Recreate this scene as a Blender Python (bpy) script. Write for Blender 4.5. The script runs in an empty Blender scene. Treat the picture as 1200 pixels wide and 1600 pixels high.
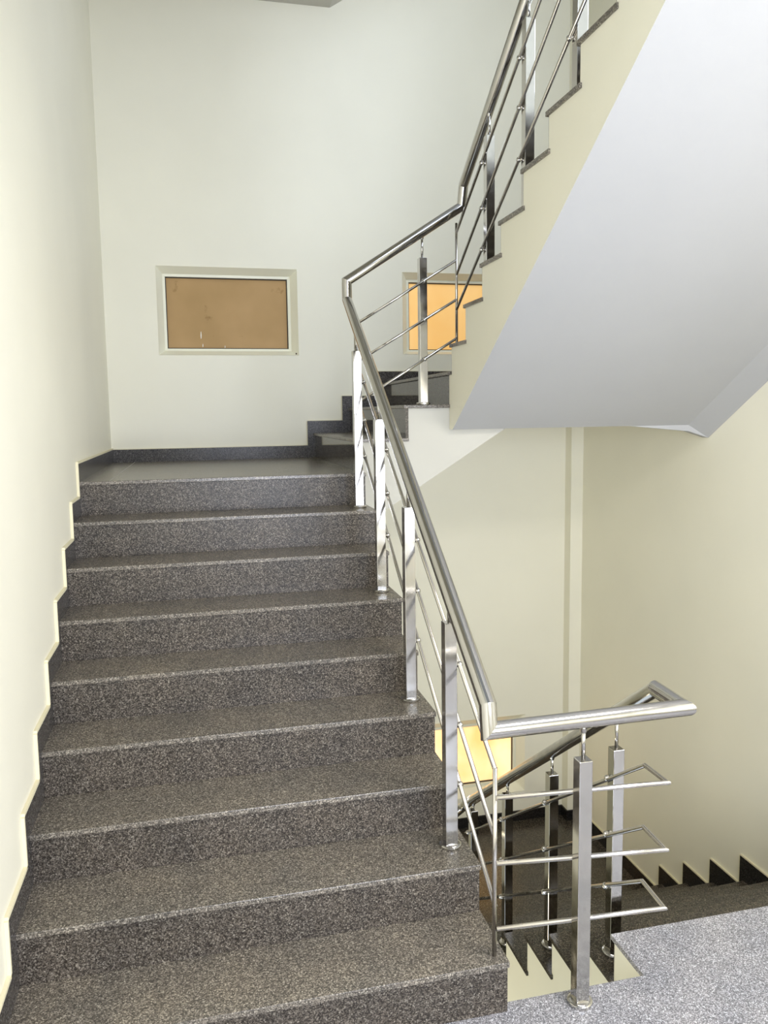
import bpy, bmesh, math, random
from mathutils import Vector, Matrix

sc = bpy.context.scene
COL = sc.collection

# ------------------------------------------------------------------ camera
F_PX = 1234.35
CAM = Vector((0.6302, -2.2631, 1.9822))
YAW, PITCH, ROLL = 0.2299, 0.1086, -0.0141
f = Vector((math.sin(YAW)*math.cos(PITCH), math.cos(YAW)*math.cos(PITCH), -math.sin(PITCH)))
rt = Vector((math.cos(YAW), -math.sin(YAW), 0)); up = rt.cross(f)
c_, s_ = math.cos(ROLL), math.sin(ROLL)
r2 = c_*rt + s_*up; u2 = -s_*rt + c_*up
cd = bpy.data.cameras.new('camera'); cam = bpy.data.objects.new('camera', cd); COL.objects.link(cam)
m = Matrix((r2, u2, -f)).transposed().to_4x4(); m.translation = CAM
cam.matrix_world = m
cd.sensor_fit = 'VERTICAL'; cd.sensor_height = 36; cd.sensor_width = 27
cd.lens = 36*F_PX/1600; cd.shift_y = -19.03/1600; cd.shift_x = 0.6/1600
cd.clip_start = 0.02
sc.camera = cam

# ------------------------------------------------------------------ world, light, exposure
w = bpy.data.worlds.new('world'); sc.world = w; w.use_nodes = True
w.node_tree.nodes['Background'].inputs[0].default_value = (0.80, 0.90, 1.0, 1)
w.node_tree.nodes['Background'].inputs[1].default_value = 1.1

def area(name, loc, direction, sx, sy, power, color):
    ld = bpy.data.lights.new(name, 'AREA'); ld.shape = 'RECTANGLE'; ld.size = sx; ld.size_y = sy
    ld.energy = power; ld.color = color
    o = bpy.data.objects.new(name, ld); COL.objects.link(o); o.location = loc
    o.rotation_euler = Vector(direction).to_track_quat('-Z', 'Y').to_euler()
    return o
# daylight through the big window in the wall behind the camera and down the open well
area('window_daylight', (3.83, -2.45, 1.75), (-1, 0, 0), 2.1, 1.7, 44, (0.93, 0.95, 1.04))
area('front_window_daylight', (1.7, -3.72, 1.75), (0, 1, 0.24), 2.1, 1.9, 150, (0.86, 0.93, 1.11))
area('upper_floor_daylight', (2.0, -3.72, 5.6), (0, 1, -0.1), 2.5, 2.1, 95, (0.82, 0.93, 1.16))
area('added_wall_fill', (3.83, 1.1, 4.75), (-1, 0.12, -0.1), 1.8, 1.3, 36, (0.84, 0.93, 1.15))  # added fill to brighten the left and back walls, no known window here
area('added_tread_fill', (2.75, -1.3, 3.56), (0, 0, -1), 0.9, 0.9, 66, (1.0, 0.96, 0.90))  # unseen area light, added to brighten the treads from above
area('added_lower_fill', (2.9, -0.2, -1.4), (0, 1, 0.35), 1.4, 0.9, 10, (1.0, 0.88, 0.60))  # unseen warm light, added to warm the lower walls
area('added_understair_fill', (0.5, 1.6, -1.5), (1, 0.0, 0.35), 0.6, 0.4, 9, (1.0, 0.88, 0.62))  # unseen light added beneath the first flight to brighten the lower stringer

vs = sc.view_settings
sc.display_settings.display_device = 'sRGB'
vs.view_transform = 'Standard'; vs.look = 'None'; vs.gamma = 1; vs.use_curve_mapping = False
vs.exposure = 0.18
sc.cycles.use_denoising = True
sc.cycles.max_bounces = 10; sc.cycles.diffuse_bounces = 7; sc.cycles.glossy_bounces = 6
sc.cycles.sample_clamp_indirect = 6

# ------------------------------------------------------------------ materials
def mat(name, color, rough=0.6, metal=0.0, emit=None, estr=0.0, spec=0.5):
    m = bpy.data.materials.new(name); m.use_nodes = True
    b = m.node_tree.nodes['Principled BSDF']
    b.inputs['Base Color'].default_value = (*color, 1); b.inputs['Roughness'].default_value = rough
    b.inputs['Metallic'].default_value = metal; b.inputs['Specular IOR Level'].default_value = spec
    if emit:
        b.inputs['Emission Color'].default_value = (*emit, 1); b.inputs['Emission Strength'].default_value = estr
    return m

def nodes(m): return m.node_tree.nodes, m.node_tree.links, m.node_tree.nodes['Principled BSDF']
def ramp(N, stops):
    r = N.new('ShaderNodeValToRGB'); e = r.color_ramp.elements
    while len(e) < len(stops): e.new(0.5)
    for k, (p, c) in enumerate(stops): e[k].position = p; e[k].color = (*c, 1)
    return r

def paint(name, color, spec=0.3):
    m = mat(name, color, 0.55, spec=spec); N, L, b = nodes(m)
    tc = N.new('ShaderNodeTexCoord'); n = N.new('ShaderNodeTexNoise')
    n.inputs['Scale'].default_value = 1.3; n.inputs['Detail'].default_value = 5
    L.new(tc.outputs['Object'], n.inputs['Vector'])
    r = ramp(N, [(0.3, tuple(x*0.97 for x in color)), (0.7, tuple(min(1, x*1.02) for x in color))])
    L.new(n.outputs['Fac'], r.inputs['Fac']); L.new(r.outputs['Color'], b.inputs['Base Color'])
    n2 = N.new('ShaderNodeTexNoise'); n2.inputs['Scale'].default_value = 9; n2.inputs['Detail'].default_value = 4
    L.new(tc.outputs['Object'], n2.inputs['Vector'])
    bp = N.new('ShaderNodeBump'); bp.inputs['Strength'].default_value = 0.06; bp.inputs['Distance'].default_value = 0.02
    L.new(n2.outputs['Fac'], bp.inputs['Height']); L.new(bp.outputs['Normal'], b.inputs['Normal'])
    return m

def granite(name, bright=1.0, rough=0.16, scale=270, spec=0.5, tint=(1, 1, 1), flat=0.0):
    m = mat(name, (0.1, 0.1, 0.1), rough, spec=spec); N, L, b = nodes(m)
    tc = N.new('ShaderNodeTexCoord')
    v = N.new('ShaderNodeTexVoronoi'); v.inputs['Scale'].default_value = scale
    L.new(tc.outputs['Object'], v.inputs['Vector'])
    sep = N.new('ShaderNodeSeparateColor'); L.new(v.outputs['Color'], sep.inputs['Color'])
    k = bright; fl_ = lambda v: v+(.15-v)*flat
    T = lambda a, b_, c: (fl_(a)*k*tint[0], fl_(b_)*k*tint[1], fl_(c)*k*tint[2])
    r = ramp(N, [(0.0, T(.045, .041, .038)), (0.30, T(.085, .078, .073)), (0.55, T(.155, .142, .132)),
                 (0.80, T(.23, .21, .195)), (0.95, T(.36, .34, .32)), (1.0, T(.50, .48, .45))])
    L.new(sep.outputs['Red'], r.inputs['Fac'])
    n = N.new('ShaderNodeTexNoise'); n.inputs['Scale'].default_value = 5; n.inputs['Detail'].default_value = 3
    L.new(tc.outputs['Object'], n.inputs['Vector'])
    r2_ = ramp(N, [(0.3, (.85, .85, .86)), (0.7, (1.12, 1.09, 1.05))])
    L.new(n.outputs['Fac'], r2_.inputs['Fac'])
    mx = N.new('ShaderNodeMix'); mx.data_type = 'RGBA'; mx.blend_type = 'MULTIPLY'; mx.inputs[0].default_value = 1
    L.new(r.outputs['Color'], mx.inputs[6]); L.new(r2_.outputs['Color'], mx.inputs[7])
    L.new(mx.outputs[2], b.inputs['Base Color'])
    return m

def steel(name, color=(.60, .58, .55), rough=0.13):
    m = mat(name, color, rough, 1.0); N, L, b = nodes(m)
    tc = N.new('ShaderNodeTexCoord'); n = N.new('ShaderNodeTexNoise')
    n.inputs['Scale'].default_value = 14; n.inputs['Detail'].default_value = 6
    L.new(tc.outputs['Object'], n.inputs['Vector'])
    r = ramp(N, [(0.35, (rough*0.7,)*3), (0.75, (rough*1.7,)*3)])
    L.new(n.outputs['Fac'], r.inputs['Fac']); L.new(r.outputs['Color'], b.inputs['Roughness'])
    return m

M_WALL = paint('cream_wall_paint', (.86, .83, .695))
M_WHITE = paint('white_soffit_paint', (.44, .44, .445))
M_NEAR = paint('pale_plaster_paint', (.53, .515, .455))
M_BEAD = mat('cream_plaster_bead', (.76, .70, .50), 0.6)
M_TREAD = granite('granite_tread', .95, 0.27, flat=.15, tint=(1.03, .98, .86))  # lighter than the risers: dust, plus light from above put into the colour
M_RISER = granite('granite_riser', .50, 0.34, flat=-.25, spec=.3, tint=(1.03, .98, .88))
M_POLISHED = granite('polished_granite_riser', .50, 0.08, tint=(1.02, .98, .92))
M_SKIRT = granite('granite_skirting', 0.42, 0.25, spec=.2)
M_BLACK = granite('granite_skirting_dark', 0.10, 0.15, spec=.3)  # darkest granite tone, for the right and lower skirtings
M_LOWER = granite('granite_tread_shaded', .34, 0.22, tint=(1.06, .98, .80))  # same granite as the treads, colour darkened for shade down the well
M_STEEL = steel('polished_steel', (.56, .545, .52), .11)
M_BARS = steel('polished_steel_bar', (.58, .55, .51), 0.16)
M_FRAME = mat('cream_window_frame', (.86, .84, .68), 0.4)
M_GASKET = mat('dark_gasket', (.03, .025, .02), 0.6)
M_DARK = mat('dark_screw', (.12, .08, .05), 0.5, 0.5)

def pane_mat(name, lo, hi, estr, stains=False):
    m = mat(name, hi, 0.45, emit=hi, estr=estr, spec=.12); N, L, b = nodes(m)
    tc = N.new('ShaderNodeTexCoord'); n = N.new('ShaderNodeTexNoise')
    n.inputs['Scale'].default_value = 2.2; n.inputs['Detail'].default_value = 3
    L.new(tc.outputs['Object'], n.inputs['Vector'])
    r = ramp(N, [(0.35, lo), (0.65, hi)])
    L.new(n.outputs['Fac'], r.inputs['Fac'])
    out = r.outputs['Color']
    if stains:
        n2 = N.new('ShaderNodeTexNoise'); n2.inputs['Scale'].default_value = 9; n2.inputs['Detail'].default_value = 4
        n2.inputs['Roughness'].default_value = 0.65
        L.new(tc.outputs['Object'], n2.inputs['Vector'])
        r3 = ramp(N, [(0.66, (1, 1, 1)), (0.76, (.72, .68, .62))])
        L.new(n2.outputs['Fac'], r3.inputs['Fac'])
        mx = N.new('ShaderNodeMix'); mx.data_type = 'RGBA'; mx.blend_type = 'MULTIPLY'; mx.inputs[0].default_value = 1
        L.new(out, mx.inputs[6]); L.new(r3.outputs['Color'], mx.inputs[7]); out = mx.outputs[2]
    L.new(out, b.inputs['Base Color']); L.new(out, b.inputs['Emission Color'])
    return m
M_PANE1 = pane_mat('brown_frosted_glass', (.30, .195, .085), (.36, .235, .11), 0.30, True)
M_PANE2 = pane_mat('amber_lit_glass', (.80, .46, .15), (.84, .52, .20), 0.55)
M_PANE3 = pane_mat('bright_amber_lit_glass', (.88, .50, .18), (1.0, .72, .40), 0.9)

# ------------------------------------------------------------------ mesh helpers
class MB:
    def __init__(s): s.bm = bmesh.new()
    def poly(s, pts): return s.bm.faces.new([s.bm.verts.new(p) for p in pts])
    def hexa(s, lo, hi):
        """lo, hi: four points each, same winding"""
        a = [s.bm.verts.new(p) for p in lo]; b = [s.bm.verts.new(p) for p in hi]
        n = len(a)
        s.bm.faces.new(a[::-1]); s.bm.faces.new(b)
        for i in range(n): s.bm.faces.new((a[i], a[(i+1) % n], b[(i+1) % n], b[i]))
        return s
    def box(s, x0, x1, y0, y1, z0, z1):
        return s.hexa([(x0, y0, z0), (x1, y0, z0), (x1, y1, z0), (x0, y1, z0)],
                      [(x0, y0, z1), (x1, y0, z1), (x1, y1, z1), (x0, y1, z1)])
    def prism(s, pts, axis, a, b):
        """polygon of 2-D points extruded along axis from a to b"""
        def P(p, t): return {'x': (t, p[0], p[1]), 'y': (p[0], t, p[1]), 'z': (p[0], p[1], t)}[axis]
        return s.hexa([P(p, a) for p in pts], [P(p, b) for p in pts])
    def tube(s, pts, rad, seg=20, smooth=True, caps=True):
        """round bar along pts with mitred joints; each run has its own vertices so that joints stay crisp"""
        P = [Vector(p) for p in pts]; n = len(P)
        D = [(P[i+1]-P[i]).normalized() for i in range(n-1)]
        for i in range(n-1):
            d = D[i]
            a = d.orthogonal().normalized() if abs(d.z) > .999 else d.cross(Vector((0, 0, 1))).normalized()
            b = d.cross(a)
            n0 = (D[i-1]+d) if i > 0 else d
            n1 = (D[i+1]+d) if i < n-2 else d
            R = []
            for Q, nn in ((P[i], n0), (P[i+1], n1)):
                ring = []
                for k in range(seg):
                    t = 2*math.pi*k/seg; o = a*math.cos(t)*rad+b*math.sin(t)*rad
                    q = Q+o; q = q - d*((q-Q).dot(nn)/d.dot(nn))
                    ring.append(s.bm.verts.new(q))
                R.append(ring)
            for k in range(seg):
                fc = s.bm.faces.new((R[0][k], R[0][(k+1) % seg], R[1][(k+1) % seg], R[1][k])); fc.smooth = smooth
            if caps and i == 0: s.bm.faces.new(R[0][::-1])
            if caps and i == n-2: s.bm.faces.new(R[1])
        return s
    def lathe(s, c, axis, prof, seg=24):
        """prof: list of (radius, height along axis)"""
        ax = Vector(axis).normalized(); a = ax.orthogonal().normalized(); b = ax.cross(a); c = Vector(c)
        prev = None
        for (r, h) in prof:
            ring = [s.bm.verts.new(c+ax*h+(a*math.cos(2*math.pi*k/seg)+b*math.sin(2*math.pi*k/seg))*r) for k in range(seg)]
            if prev:
                for k in range(seg): s.bm.faces.new((prev[k], prev[(k+1) % seg], ring[(k+1) % seg], ring[k]))
            else: s.bm.faces.new(ring[::-1])
            prev = ring
        s.bm.faces.new(prev)
        return s
    def build(s, name, material, parent=None, bevel=0, mats=None, smooth_angle=None):
        bm = s.bm
        bmesh.ops.recalc_face_normals(bm, faces=bm.faces[:])
        me = bpy.data.meshes.new(name)
        if smooth_angle:
            for fc in bm.faces: fc.smooth = True
        bm.to_mesh(me); bm.free()
        o = bpy.data.objects.new(name, me); COL.objects.link(o)
        me.materials.append(material)
        for mm in (mats or []): me.materials.append(mm)
        if smooth_angle: me.set_sharp_from_angle(angle=smooth_angle)
        if bevel:
            b = o.modifiers.new('bevel', 'BEVEL'); b.width = bevel; b.segments = 2; b.limit_method = 'ANGLE'
        if parent:
            o.parent = parent; o.matrix_parent_inverse = parent.matrix_world.inverted()
        return o

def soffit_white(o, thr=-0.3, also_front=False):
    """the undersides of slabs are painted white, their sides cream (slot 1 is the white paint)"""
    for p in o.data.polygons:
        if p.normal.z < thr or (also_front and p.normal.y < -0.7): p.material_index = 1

def tag(o, label=None, cat=None, group=None, kind=None):
    if label: o['label'] = label
    if cat: o['category'] = cat
    if group: o['group'] = group
    if kind: o['kind'] = kind
    return o
def struct(o): o['kind'] = 'structure'; return o
def thing(name, loc, label, cat, group=None):
    o = bpy.data.objects.new(name, None); COL.objects.link(o); o.location = loc; o.empty_display_size = .1
    bpy.context.view_layer.update()
    return tag(o, label, cat, group)

# ------------------------------------------------------------------ dimensions
T = 0.27; R = 0.1828; Z1 = 0.1834
W = 1.565                     # open edge of the first flight
X2 = 2.096                    # open edge of the upper and lower flights
XR = 3.81; YB = 3.98; YF = -3.7
YW = 0.049                    # floor edge at the well
zt = lambda i: Z1+R*(i-1) if i > 0 else 0.0
Z9 = zt(9); RW = 0.1926; Z12 = Z9+3*RW
ZL = -1.63; RL = -ZL/9        # lower quarter landing
ZTOP = 3.70; ZC = 7.2; ZB = -2.8
H = 0.095                     # skirting height
SL = 0.02                     # slab thickness

# ------------------------------------------------------------------ room shell
def wall_with_holes(name, xs0, xs1, zs0, zs1, y0, y1, holes, material):
    xs = sorted({xs0, xs1, *[h[0] for h in holes], *[h[1] for h in holes]})
    zs = sorted({zs0, zs1, *[h[2] for h in holes], *[h[3] for h in holes]})
    b = MB()
    for i in range(len(xs)-1):
        for j in range(len(zs)-1):
            cx, cz = (xs[i]+xs[i+1])/2, (zs[j]+zs[j+1])/2
            if any(h[0] < cx < h[1] and h[2] < cz < h[3] for h in holes): continue
            b.box(xs[i], xs[i+1], y0, y1, zs[j], zs[j+1])
    bm = b.bm; bmesh.ops.remove_doubles(bm, verts=bm.verts[:], dist=1e-5)
    # drop the inner faces shared by neighbouring cells
    seen = {}
    for fc in bm.faces:
        k = tuple(sorted(v.index for v in fc.verts)); seen.setdefault(k, []).append(fc)
    bm.verts.index_update(); seen = {}
    for fc in bm.faces: seen.setdefault(tuple(sorted(v.index for v in fc.verts)), []).append(fc)
    bmesh.ops.delete(bm, geom=[q for l in seen.values() if len(l) > 1 for q in l], context='FACES')
    return struct(b.build(name, material))

WIN = [(.376, 1.428, 2.444, 3.100), (2.269, 3.340, 2.456, 3.102), (2.269, 3.340, -1.362, -.660)]
wall_with_holes('wall_back', -.2, XR+.2, ZB, ZC, YB, YB+.25, WIN, M_WALL)
struct(MB().box(-.2, 0, YF-.2, YB, ZB, ZC).build('wall_left', M_WALL))
b = MB()                                                             # right wall with a window opening and an upper one added for fill light
for (z0, z1, h) in ((ZB, 3.4, (-3.5, -1.4, .85, 2.65)), (3.4, ZC, (.2, 2.0, 4.05, 5.45))):
    b.box(XR, XR+.2, YF-.2, h[0], z0, z1); b.box(XR, XR+.2, h[1], YB, z0, z1)
    b.box(XR, XR+.2, h[0], h[1], z0, h[2]); b.box(XR, XR+.2, h[0], h[1], h[3], z1)
struct(b.build('wall_right', M_WALL))
wall_with_holes('wall_front', 0, XR, ZB, ZC, YF-.2, YF, [(.65, 2.75, .80, 2.70), (.75, 3.25, 4.55, 6.65)], M_WALL)
struct(MB().box(0, XR, YF, YB, ZC, ZC+.2).build('ceiling_top', M_WHITE))
struct(MB().box(3.70, XR, 3.87, YB, ZB, ZC).build('trim_1', M_WALL))     # corner pilaster
# slab of the floor above, over the camera
struct(MB().box(0, XR, YF, -.46, 3.585, ZTOP+.3).build('ceiling', M_WHITE))

# floor slab: cream core with granite paving
fl = MB(); fl.prism([(0, YF), (XR, YF), (XR, .262), (X2, .262), (X2, YW), (0, YW)], 'z', -.22, -SL)
core = fl.build('floor_slab', M_WALL); 
fp = MB(); fp.prism([(0, YF), (XR, YF), (XR, .283), (X2-.006, .283), (X2-.006, YW+.004), (0, YW+.004)], 'z', -SL, 0)
floor = struct(fp.build('floor', granite('granite_floor_daylit', 1.85, 0.22, scale=330, tint=(.92, .98, 1.12), flat=.2), bevel=.002))  # bright bluish colour carries window daylight painted into the granite
core.parent = floor

# windows of the back wall
def window(idx, hole, pane, ml, mr, mt, mb_, dep=.10):
    x0, x1, z0, z1 = hole
    root = bpy.data.objects.new('window_%d' % idx, None); COL.objects.link(root)
    root.location = ((x0+x1)/2, YB+dep, z0); struct(root); bpy.context.view_layer.update()
    px0, px1, pz0, pz1 = x0+ml, x1-mr, z0+mb_, z1-mt
    def ring(b, a0, a1, c0, c1, i0, i1, j0, j1, ya, yb, yi=None):
        """mitred four-piece frame between an outer and an inner rectangle, face sloping from ya (outer) to yi"""
        yi = ya if yi is None else yi
        O = [(a0, c0), (a1, c0), (a1, c1), (a0, c1)]; Q = [(i0, j0), (i1, j0), (i1, j1), (i0, j1)]
        for k in range(4):
            o0, o1, q1, q0 = O[k], O[(k+1) % 4], Q[(k+1) % 4], Q[k]
            b.hexa([(o0[0], ya, o0[1]), (o1[0], ya, o1[1]), (q1[0], yi, q1[1]), (q0[0], yi, q0[1])],
                   [(o0[0], yb, o0[1]), (o1[0], yb, o1[1]), (q1[0], yb, q1[1]), (q0[0], yb, q0[1])])
    g = .004
    b = MB(); ring(b, x0+.0005, x1-.0005, z0+.0005, z1-.0005, x0+ml*.72, x1-mr*.72, z0+mb_*.72, z1-mt*.72, YB-.003, YB+dep+.06, YB+.060)
    b.build('window_frame', M_FRAME, root)
    b = MB(); ring(b, x0+ml*.72, x1-mr*.72, z0+mb_*.72, z1-mt*.72, px0+.004, px1-.004, pz0+.004, pz1-.004, YB+.066, YB+dep+.05, YB+.070)
    b.build('sash', M_FRAME, root, bevel=.0015)
    b = MB(); ring(b, px0-.002, px1+.002, pz0-.002, pz1+.002, px0+.010, px1-.010, pz0+.010, pz1-.010, YB+dep-.018, YB+dep+.01)
    b.build('gasket', M_GASKET, root)
    MB().box(px0, px1, YB+dep+.001, YB+dep+.007, pz0, pz1).build('pane', pane, root)
    return root
w1 = window(1, WIN[0], M_PANE1, .058, .066, .063, .050)
window(2, WIN[1], M_PANE2, .066, .066, .063, .035)
window(3, WIN[2], M_PANE3, .066, .079, .084, .080)
MB().lathe((1.409, YB+.012, 2.458), (0, -1, 0), [(.006, 0), (.006, .002), (.003, .004)], 12).build('screw', M_DARK, w1)
# white paint drips left on the brown pane
for (dx, dz, ww, hh) in ((.250, .075, .007, .058), (.262, .010, .005, .030), (.430, .004, .004, .022)):
    b = MB(); x = .436+dx; z = 2.50+dz; y = YB+.101
    b.prism([(x, z), (x+ww*.7, z+.004), (x+ww, z+hh*.5), (x+ww*.6, z+hh), (x+ww*.2, z+hh*.9), (x-.001, z+hh*.4)], 'y', y-.0012, y)
    b.build('paint_drip', mat('white_drip', (.8, .78, .7), .5), w1)

# ------------------------------------------------------------------ first flight
f1 = thing('stair_flight', (.78, 0, 0), 'wide brown-grey granite stair flight climbing from the floor along the left wall', 'stairs')
yy = lambda i: T*(i-1)
prof = [(.02, -.02)]
for i in range(1, 10):
    prof += [(yy(i)+.018, zt(i-1)-SL if i > 1 else -SL+.02), (yy(i)+.018, zt(i)-SL)]
prof += [(2.25, Z9-SL), (2.25, 1.33), (2.16, 1.33), (.22, .0)]
prof = [(.018, .001)]+prof[2:]
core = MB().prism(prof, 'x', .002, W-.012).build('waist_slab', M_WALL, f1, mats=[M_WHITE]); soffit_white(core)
for i in range(1, 10):
    if i < 9:
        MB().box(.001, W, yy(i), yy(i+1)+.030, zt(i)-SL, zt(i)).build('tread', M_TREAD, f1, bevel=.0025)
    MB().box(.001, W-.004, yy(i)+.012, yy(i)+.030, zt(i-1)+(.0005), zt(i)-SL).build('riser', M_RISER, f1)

M_GROUT = mat('pale_grout', (.42, .40, .36), .8)
# ------------------------------------------------------------------ turning landing with its three side steps
ld = thing('stair_landing', (1.0, 3.1, Z9), 'granite corner landing with side steps turning right below the brown window', 'stairs')
X10, X11, X12 = 1.525, 1.812, X2-.004
YN = 2.235
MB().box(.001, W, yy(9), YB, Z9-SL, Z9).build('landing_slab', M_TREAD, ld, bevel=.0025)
b = MB(); b.box(.165, .1675, yy(9)+.004, YB-.015, Z9-.001, Z9+.0004)
b.build('tile_joint', M_GROUT, ld)
b = MB(); b.prism([(.002, Z9-SL), (X10+.016, Z9-SL), (X10+.016, Z9+RW-SL), (X11+.016, Z9+RW-SL), (X11+.016, Z9+2*RW-SL),
                   (X12+.016, Z9+2*RW-SL), (X12+.016, Z12-SL), (XR-.001, Z12-SL), (XR-.001, 1.884), (2.453, 1.884), (W, 1.333), (.002, 1.33)], 'y', 2.251, YB-.001)
core = b.build('landing_core', M_NEAR, ld)
for k, (xa, xb) in enumerate(((X10, X11), (X11, X12)), 1):
    z = Z9+RW*k
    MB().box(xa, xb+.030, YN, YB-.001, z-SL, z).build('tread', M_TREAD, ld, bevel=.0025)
for k, xa in enumerate((X10, X11, X12)):
    z = Z9+RW*k
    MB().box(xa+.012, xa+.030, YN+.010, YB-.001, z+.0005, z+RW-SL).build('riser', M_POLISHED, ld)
b = MB(); b.prism([(X12-.01, YN-.004), (X2+.001, YN-.004), (X2+.001, 2.2), (XR-.001, 2.2), (XR-.001, YB-.001), (X12-.01, YB-.001)], 'z', Z12-SL, Z12)
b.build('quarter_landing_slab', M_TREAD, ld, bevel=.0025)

# ------------------------------------------------------------------ upper flight
f3 = thing('stair_flight', (2.95, 2.2, Z12), 'upper stair flight with white sloping underside rising overhead on the right', 'stairs')
UY = [2.218, 1.970, 1.708, 1.449, 1.178, .918, .645, .382, .124, -.138]
UZ = [2.381, 2.574, 2.746, 2.899, 3.062, 3.216, 3.376, 3.540, 3.710, 3.875]
soff = lambda y: 1.914-.6405*(y-2.144)
prof = [(2.235, Z12-SL), (UY[0]-.016, Z12-SL)]
for k in range(10):
    prof.append((UY[k]-.016, UZ[k]-SL))
    if k < 9: prof.append((UY[k+1]-.016, UZ[k]-SL))
prof += [(-.459, UZ[9]-SL), (-.459, soff(-.459)), (2.19, 1.884), (2.2505, 1.884)]
prof[0] = (2.2505, Z12-SL)
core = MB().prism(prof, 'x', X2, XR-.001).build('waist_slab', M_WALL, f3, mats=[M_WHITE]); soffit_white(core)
for k in range(9):
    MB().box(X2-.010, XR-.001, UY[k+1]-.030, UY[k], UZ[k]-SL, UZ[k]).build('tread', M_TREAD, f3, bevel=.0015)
for k in range(10):
    zlo = Z12 if k == 0 else UZ[k-1]
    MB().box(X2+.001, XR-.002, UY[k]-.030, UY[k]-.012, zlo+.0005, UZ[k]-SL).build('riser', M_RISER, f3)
# cove where the sloping underside meets the right wall, with a small lip at its foot
b = MB()
zb_ = soff(-.459)
b.hexa([(3.665, 2.19, 1.884), (XR-.001, 2.19, 1.884), (XR-.001, 2.19, 1.80)],
       [(3.665, -.459, zb_), (XR-.001, -.459, zb_), (XR-.001, -.459, zb_-.084)])
b.hexa([(3.25, 2.19, 1.885), (XR-.001, 2.19, 1.885), (XR-.001, 2.19, 1.80), (3.665, 2.19, 1.845)],
       [(3.25, 2.25, 1.885), (XR-.001, 2.25, 1.885), (XR-.001, 2.25, 1.80), (3.665, 2.25, 1.845)])
b.build('soffit_fillet', M_WHITE, f3)

# next storey's landing and flight, over the first flight
f5 = thing('stair_flight', (.78, .1, ZTOP), 'white underside of the next storey stairs at the top edge, above the brown window', 'stairs')
b = MB(); b.prism([(.11, ZTOP-.001), (.11, 3.52), (2.25, 5.033), (2.25, 5.35)], 'x', .002, W-.012)
b.build('waist_slab', M_NEAR, f5)
b = MB(); b.prism([(.002, 5.033), (1.727, 5.033), (2.62, 5.60), (XR-.001, 5.60), (XR-.001, 5.92), (2.1, 5.92), (2.1, 5.7), (1.8, 5.55), (1.5, 5.35), (.002, 5.35)], 'y', 2.251, YB-.001)
b.build('landing_slab', M_NEAR, f5)

# ------------------------------------------------------------------ lower flight
f0 = thing('stair_flight', (2.95, .28, -.2), 'lower granite stair flight descending beyond the railing beside the right wall', 'stairs')
def nose(k): return (.2586+.27*k+.018, 2.555-.286*(8-k))     # nosing y at X2 and at XR
SK0 = nose(0)
def skewbox(b, x0, x1, ya0, ya1, yb0, yb1, z0, z1):
    """ya: far/near y at x0 ; yb at x1"""
    b.hexa([(x0, ya0, z0), (x1, yb0, z0), (x1, yb1, z0), (x0, ya1, z0)],
           [(x0, ya0, z1), (x1, yb0, z1), (x1, yb1, z1), (x0, ya1, z1)])
for k in range(1, 9):
    a, b_ = nose(k), (nose(k-1) if k > 1 else (.28, .28))
    z = -RL*k
    m_ = MB(); skewbox(m_, X2-.010, XR-.001, b_[0]-.030, a[0], b_[1]-.030, a[1], z-SL, z)
    m_.build('tread', M_LOWER, f0, bevel=.0015)
for k in range(1, 10):
    b_ = nose(k-1) if k > 1 else (.28, .28)
    m_ = MB(); skewbox(m_, X2+.001, XR-.002, b_[0]-.030, b_[0]-.012, b_[1]-.030, b_[1]-.012, -RL*k+.0005, -RL*(k-1)-SL)
    m_.build('riser', M_RISER, f0)
lo, hi = [], []
pr = []
for k in range(1, 10):
    b_ = nose(k-1) if k > 1 else (.28, .28)
    pr.append((b_[0]-.018, b_[1]-.018, -RL*(k-1)-SL-.001)); pr.append((b_[0]-.018, b_[1]-.018, -RL*k-SL))
last = (nose(8)[0]-.018, nose(8)[1]-.018)
pr[0] = (.26, .26, -.221)
pr += [(last[0], last[1], ZL-.30), (last[0]-.15, last[1]-.15, ZL-.30), (.262, .262, -.72)]
m_ = MB(); m_.hexa([(X2, p[0], p[2]) for p in pr], [(XR-.001, p[1], p[2]) for p in pr])
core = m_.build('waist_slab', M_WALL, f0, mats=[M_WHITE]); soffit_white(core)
struct(MB().box(X2+.0, XR-.001, .05, .2615, -.72, -.221).build('trim_2', M_WALL))   # edge beam of the floor slab

l0 = thing('stair_landing', (3.0, 3.3, ZL), 'shade-darkened granite lower landing below the railing in front of the amber lit window', 'stairs')
m_ = MB(); m_.hexa([(X2-.01, nose(8)[0]-.03, ZL-SL), (XR-.001, nose(8)[1]-.03, ZL-SL), (XR-.001, YB-.001, ZL-SL), (X2-.01, YB-.001, ZL-SL)],
                   [(X2-.01, nose(8)[0]-.03, ZL), (XR-.001, nose(8)[1]-.03, ZL), (XR-.001, YB-.001, ZL), (X2-.01, YB-.001, ZL)])
m_.build('landing_slab', M_LOWER, l0, bevel=.002)
xs = [X12, X11, X10, .002]
for k in range(1, 4):
    z = ZL-RW*k
    MB().box(xs[k], xs[k-1]+.02, 2.25, YB-.001, z-SL, z).build('tread', M_LOWER, l0, bevel=.002)
    MB().box(xs[k-1]+.002, xs[k-1]+.02, 2.26, YB-.001, z+.0005, z+RW-SL).build('riser', M_RISER, l0)
b = MB(); b.prism([(.002, ZL-3*RW-SL), (X10, ZL-3*RW-SL), (X10, ZL-3*RW-SL), (X10+.02, ZL-2*RW-SL), (X11+.02, ZL-2*RW-SL), (X11+.02, ZL-RW-SL), (X12+.02, ZL-RW-SL), (X12+.02, ZL-SL), (XR-.001, ZL-SL), (XR-.001, ZL-.3), (2.45, ZL-.3), (W, ZL-.9), (.002, ZL-.9)], 'y', 2.62, YB-.001)
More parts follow.
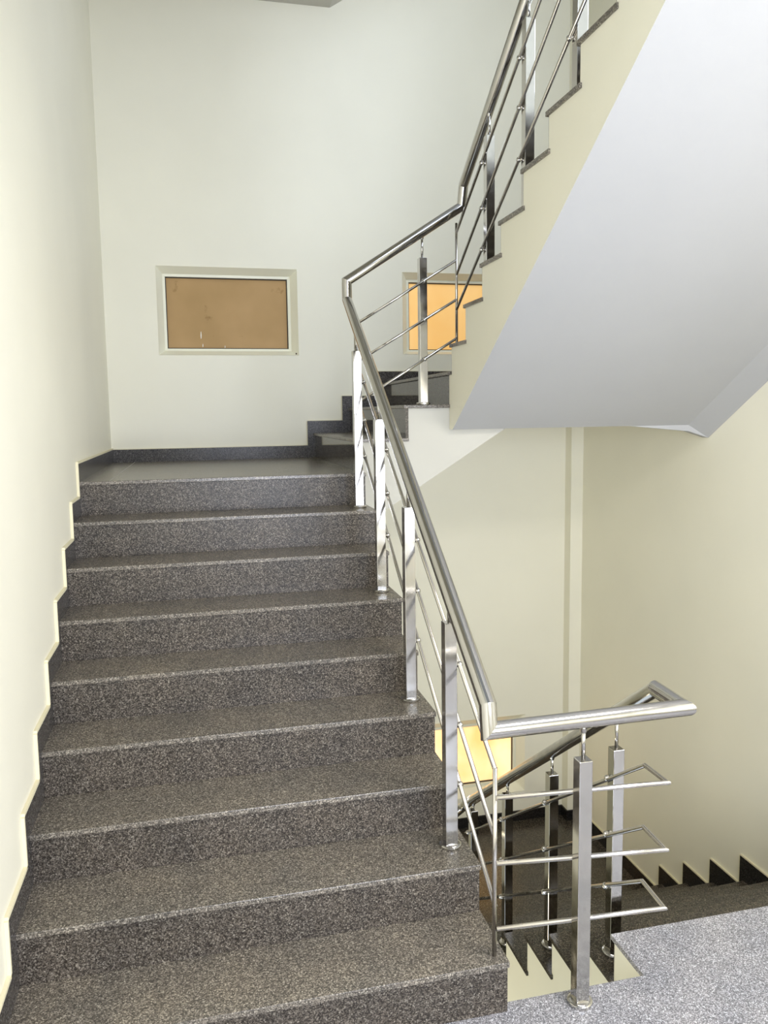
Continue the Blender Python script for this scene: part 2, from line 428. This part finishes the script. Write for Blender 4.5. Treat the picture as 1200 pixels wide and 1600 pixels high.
b.build('landing_core', M_WHITE, l0)

# ------------------------------------------------------------------ skirtings (stepped granite baseboards with a cream plaster bead on top)
def bead_path(pts, off, axis, parent, dep=.010, wid=.012):
    """thin square bead along a stepped line drawn on a wall plane"""
    b = MB()
    for p, q in zip(pts[:-1], pts[1:]):
        d = Vector((q[0]-p[0], q[1]-p[1])); 
        if d.length < 1e-6: continue
        d.normalize(); n = Vector((-d.y, d.x))*wid; e = d*wid*.0
        a = [(p[0]-e.x, p[1]-e.y), (q[0]+e.x, q[1]+e.y), (q[0]+n.x, q[1]+n.y), (p[0]+n.x, p[1]+n.y)]
        b.prism(a, axis, off, off+dep)
    return b.build('plaster_bead', M_BEAD, parent)

PK = {1: -.030, 2: .202, 3: .492, 4: .765, 5: 1.045, 6: 1.318, 7: 1.598, 8: 1.888, 9: 2.165}   # far-left outline measured step by step
line = [(YF, H), (PK[1], H)]
for i in range(1, 10): line += [(PK[i], zt(i-1)+H if i > 1 else H), (PK[i], zt(i)+H)]
line += [(YB, Z9+H)]
line = [p for k, p in enumerate(line) if k == 0 or p != line[k-1]]
low = [(YB, Z9)]
for i in range(9, 0, -1): low += [(yy(i)+.014, zt(i)-.002 if i < 9 else Z9), (yy(i)+.014, zt(i-1))]
low += [(YF, 0)]
def strip(pairs_top, bottoms, name, axis, a, b_, material, parent=None):
    m_ = MB(); m_.prism(pairs_top+bottoms, axis, a, b_)
    return m_.build(name, material, parent)
bl = struct(strip(line, low, 'baseboard_left', 'x', .0005, .014, M_SKIRT))
# the bead follows the outline, wall side up; the near verticals turn with it
bead_path([(p[0], p[1]) for p in line], .0005, 'x', bl, .013, .010)

# back wall, upper landing and side steps
lt = [(.014, Z9+H), (X10-.045, Z9+H), (X10-.045, Z9+RW+H), (X11-.05, Z9+RW+H), (X11-.05, Z9+2*RW+H), (X12-.05, Z9+2*RW+H), (X12-.05, Z12+H), (XR-.002, Z12+H)]
lb = [(XR-.002, Z12), (X12+.012, Z12), (X12+.012, Z9+2*RW), (X11+.012, Z9+2*RW), (X11+.012, Z9+RW), (X10+.012, Z9+RW), (X10+.012, Z9), (.014, Z9)]
bb = struct(strip(lt, lb, 'baseboard_back', 'y', YB-.014, YB-.0005, M_SKIRT))
bead_path(lt, YB-.009, 'y', bb, .008, .005)
# right wall: lower flight and lower landing
def pkr(k):
    return (2.595-.287*(8-k), (-1.333+.190*(8-k)) if k >= 5 else (-.763+.181*(5-k)))
lt = [(YF, H), (.30, H), (.30, pkr(1)[1])]
for k in range(1, 9): lt += [(pkr(k)[0], pkr(k)[1]), (pkr(k)[0], pkr(k+1)[1] if k < 8 else ZL+.105)]
lt += [(3.87, ZL+.105)]
lb = [(3.87, ZL)]+[(nose(8)[1]-.02, ZL)]
for k in range(8, 0, -1): lb += [(nose(k)[1]-.02, -RL*k), (nose(k-1)[1]-.02 if k > 1 else .26, -RL*k)]
lb += [(.26, 0), (YF, 0)]
br = struct(strip(lt, lb, 'baseboard_right', 'x', XR-.014, XR-.0005, M_BLACK))
bead_path(lt, XR-.012, 'x', br, .011, .010)
# lower landing, back wall and around the pilaster
b = MB(); b.box(1.8, 3.70, YB-.014, YB-.0005, ZL, ZL+.09); b.box(3.686, 3.70, 3.856, YB-.014, ZL, ZL+.09); b.box(3.70, XR-.014, 3.856, 3.87, ZL, ZL+.09)
struct(b.build('baseboard_lower_back', M_BLACK))

# ------------------------------------------------------------------ the railing: one welded piece
rl = thing('stair_railing', (1.82, 0, 0), 'polished stainless steel railing running along the stairs around the open well', 'railing')
RX = 1.495; BX = 1.530; LX = 2.172; LBX = 2.140; UBX = 2.140
rail = [(LX, 2.09, -.372), (LX+.002, .155, 1.000), (LX+.006, -.009, .992), (RX, -.009, .984), (RX, .035, 1.058), (RX, 2.277, 2.632),
        (RX, 2.28, 2.738), (LX, 2.24, 3.170), (LX, 2.205, 3.280), (LX, .35, 4.496)]
rail[3] = (RX, .010, .978); rail[4] = (RX, .022, 1.060)
MB().tube([(RX, 2.26, -.96), (LX-.0, 2.26, -.50), (LX, 2.10, -.372)], .0282, 28).build('handrail', M_STEEL, rl)
MB().tube(rail, .0282, 40).build('handrail', M_STEEL, rl)

BR = .0080
S1 = {'t': (.671, .797), 'm': (.684, .563), 'l': (.703, .326)}
UPB = {'t': (-.632, 4.437), 'm': (-.654, 4.247), 'l': (-.618, 3.968)}
LOB = {'t': (-.673, .833), 'm': (-.672, .603), 'l': (-.668, .384)}
FLB = {'t': (.738, .715, .722), 'm': (.512, .472, .490), 'l': (.283, .257, .283)}
XB = {'t': (2.488, 2.866), 'm': (2.274, 2.641), 'l': (2.041, 2.418)}
RODY = .045
for q in 'tml':
    s, c = S1[q]
    MB().tube([(BX, RODY, s*RODY+c), (BX, 2.24, s*2.24+c)], BR, 16).build('rail_bar', M_BARS, rl)
    a, b_, c2 = FLB[q]; s, c = LOB[q]
    MB().tube([(BX, .035, a), (2.150, .030, b_), (LBX, .155, c2), (LBX, 2.1, s*2.1+c)], BR, 16).build('rail_bar', M_BARS, rl)
    MB().tube([(BX, 2.24, XB[q][0]), (UBX, 2.24, XB[q][1])], BR, 16).build('rail_bar', M_BARS, rl)
    s, c = UPB[q]
    MB().tube([(UBX, 2.24, s*2.24+c), (UBX, .35, s*.35+c)], BR, 16).build('rail_bar', M_BARS, rl)
# upright rods where the bars turn
MB().tube([(BX-.003, RODY, Z1), (BX-.001, RODY, .836)], .008, 18).build('upright_rod', M_BARS, rl)
MB().tube([(UBX, 2.24, 2.381), (UBX, 2.24, 3.075)], .0078, 18).build('upright_rod', M_BARS, rl)
MB().tube([(BX, 2.24, S1['l'][0]*2.24+S1['l'][1]), (BX, 2.24, XB['t'][0])], .0075, 18).build('upright_rod', M_BARS, rl)

def rail_z_first(y): return 1.060+(2.632-1.060)*(y-.022)/(2.277-.022)
def post(x, y, z0, z1, zr, clamps, hs=.0232):
    """square tube with closed top; base flange, pin to the handrail, and one clamp per bar"""
    b = MB(); b.box(x-hs, x+hs, y-hs, y+hs, z0, z1)
    p = b.build('post', M_STEEL, rl, bevel=.0022)
    MB().lathe((x, y, z0), (0, 0, 1), [(.040, 0), (.0415, .003), (.0415, .011), (.038, .014), (.031, .015)], 36).build('base_flange', M_STEEL, p, smooth_angle=.6)
    MB().tube([(x, y, z1-.002), (x, y, zr-.022)], .0070, 16).build('support_pin', M_STEEL, p)
    MB().lathe((x, y, zr-.038), (0, 0, 1), [(.0065, -.004), (.010, .002), (.012, .012)], 16).build('pin_collar', M_STEEL, p, smooth_angle=.8)
    for (cx, cy, cz, ax) in clamps:
        c = Vector((cx, cy, cz)); e = Vector((x, y, cz)); d = (c-e).normalized()
        b = MB(); b.tube([e+d*hs*.95, c-d*.004], .0060, 12)
        b.lathe(c-Vector(ax).normalized()*.0085, ax, [(.0085, 0), (.0118, .003), (.0128, .0085), (.0118, .014), (.0085, .017)], 20)
        b.build('bar_clamp', M_STEEL, p, smooth_angle=.7)
    return p
for (y, i) in ((.416, 2), (.973, 4), (1.515, 6), (2.035, 8)):
    top = {2: 1.227, 4: 1.585, 6: 1.955, 8: 2.325}[i]
    post(RX, y, zt(i), top, rail_z_first(y), [(BX, y-.012, S1[q][0]*(y-.012)+S1[q][1], (0, 1, .69)) for q in 'tml'])
post(1.812, -.010, 0, .857, .986, [(1.812, .0335, FLB[q][0]+(FLB[q][1]-FLB[q][0])*(1.818-BX)/(2.15-BX), (1, 0, -.04)) for q in 'tml'])
post(1.943, 2.278, Z9+2*RW, 2.878, 2.738+(3.170-2.738)*(1.943-RX)/(LX-RX), [(1.943, 2.24, XB[q][0]+(XB[q][1]-XB[q][0])*(1.943-BX)/(UBX-BX), (1, 0, .6)) for q in 'tml'])
for (y, k) in ((.408, 1), (.975, 3), (1.515, 5), (2.055, 7)):
    z0 = -RL*k
    post(LX, y, z0, z0+.857, 1.0-.709*(y-.155), [(LBX, y+.01, LOB[q][0]*(y+.01)+LOB[q][1], (0, 1, -.67)) for q in 'tml'])
ru = lambda y: 3.280+(4.725-3.280)*(2.205-y)/2.205
for (y, k, zt_) in ((1.792, 1, 3.414), (1.292, 3, 3.758), (.785, 5, 4.09)):
    post(LX, y, UZ[k], zt_, ru(y), [(UBX, y+.03, UPB[q][0]*(y+.03)+UPB[q][1], (0, 1, -.64)) for q in 'tml'])
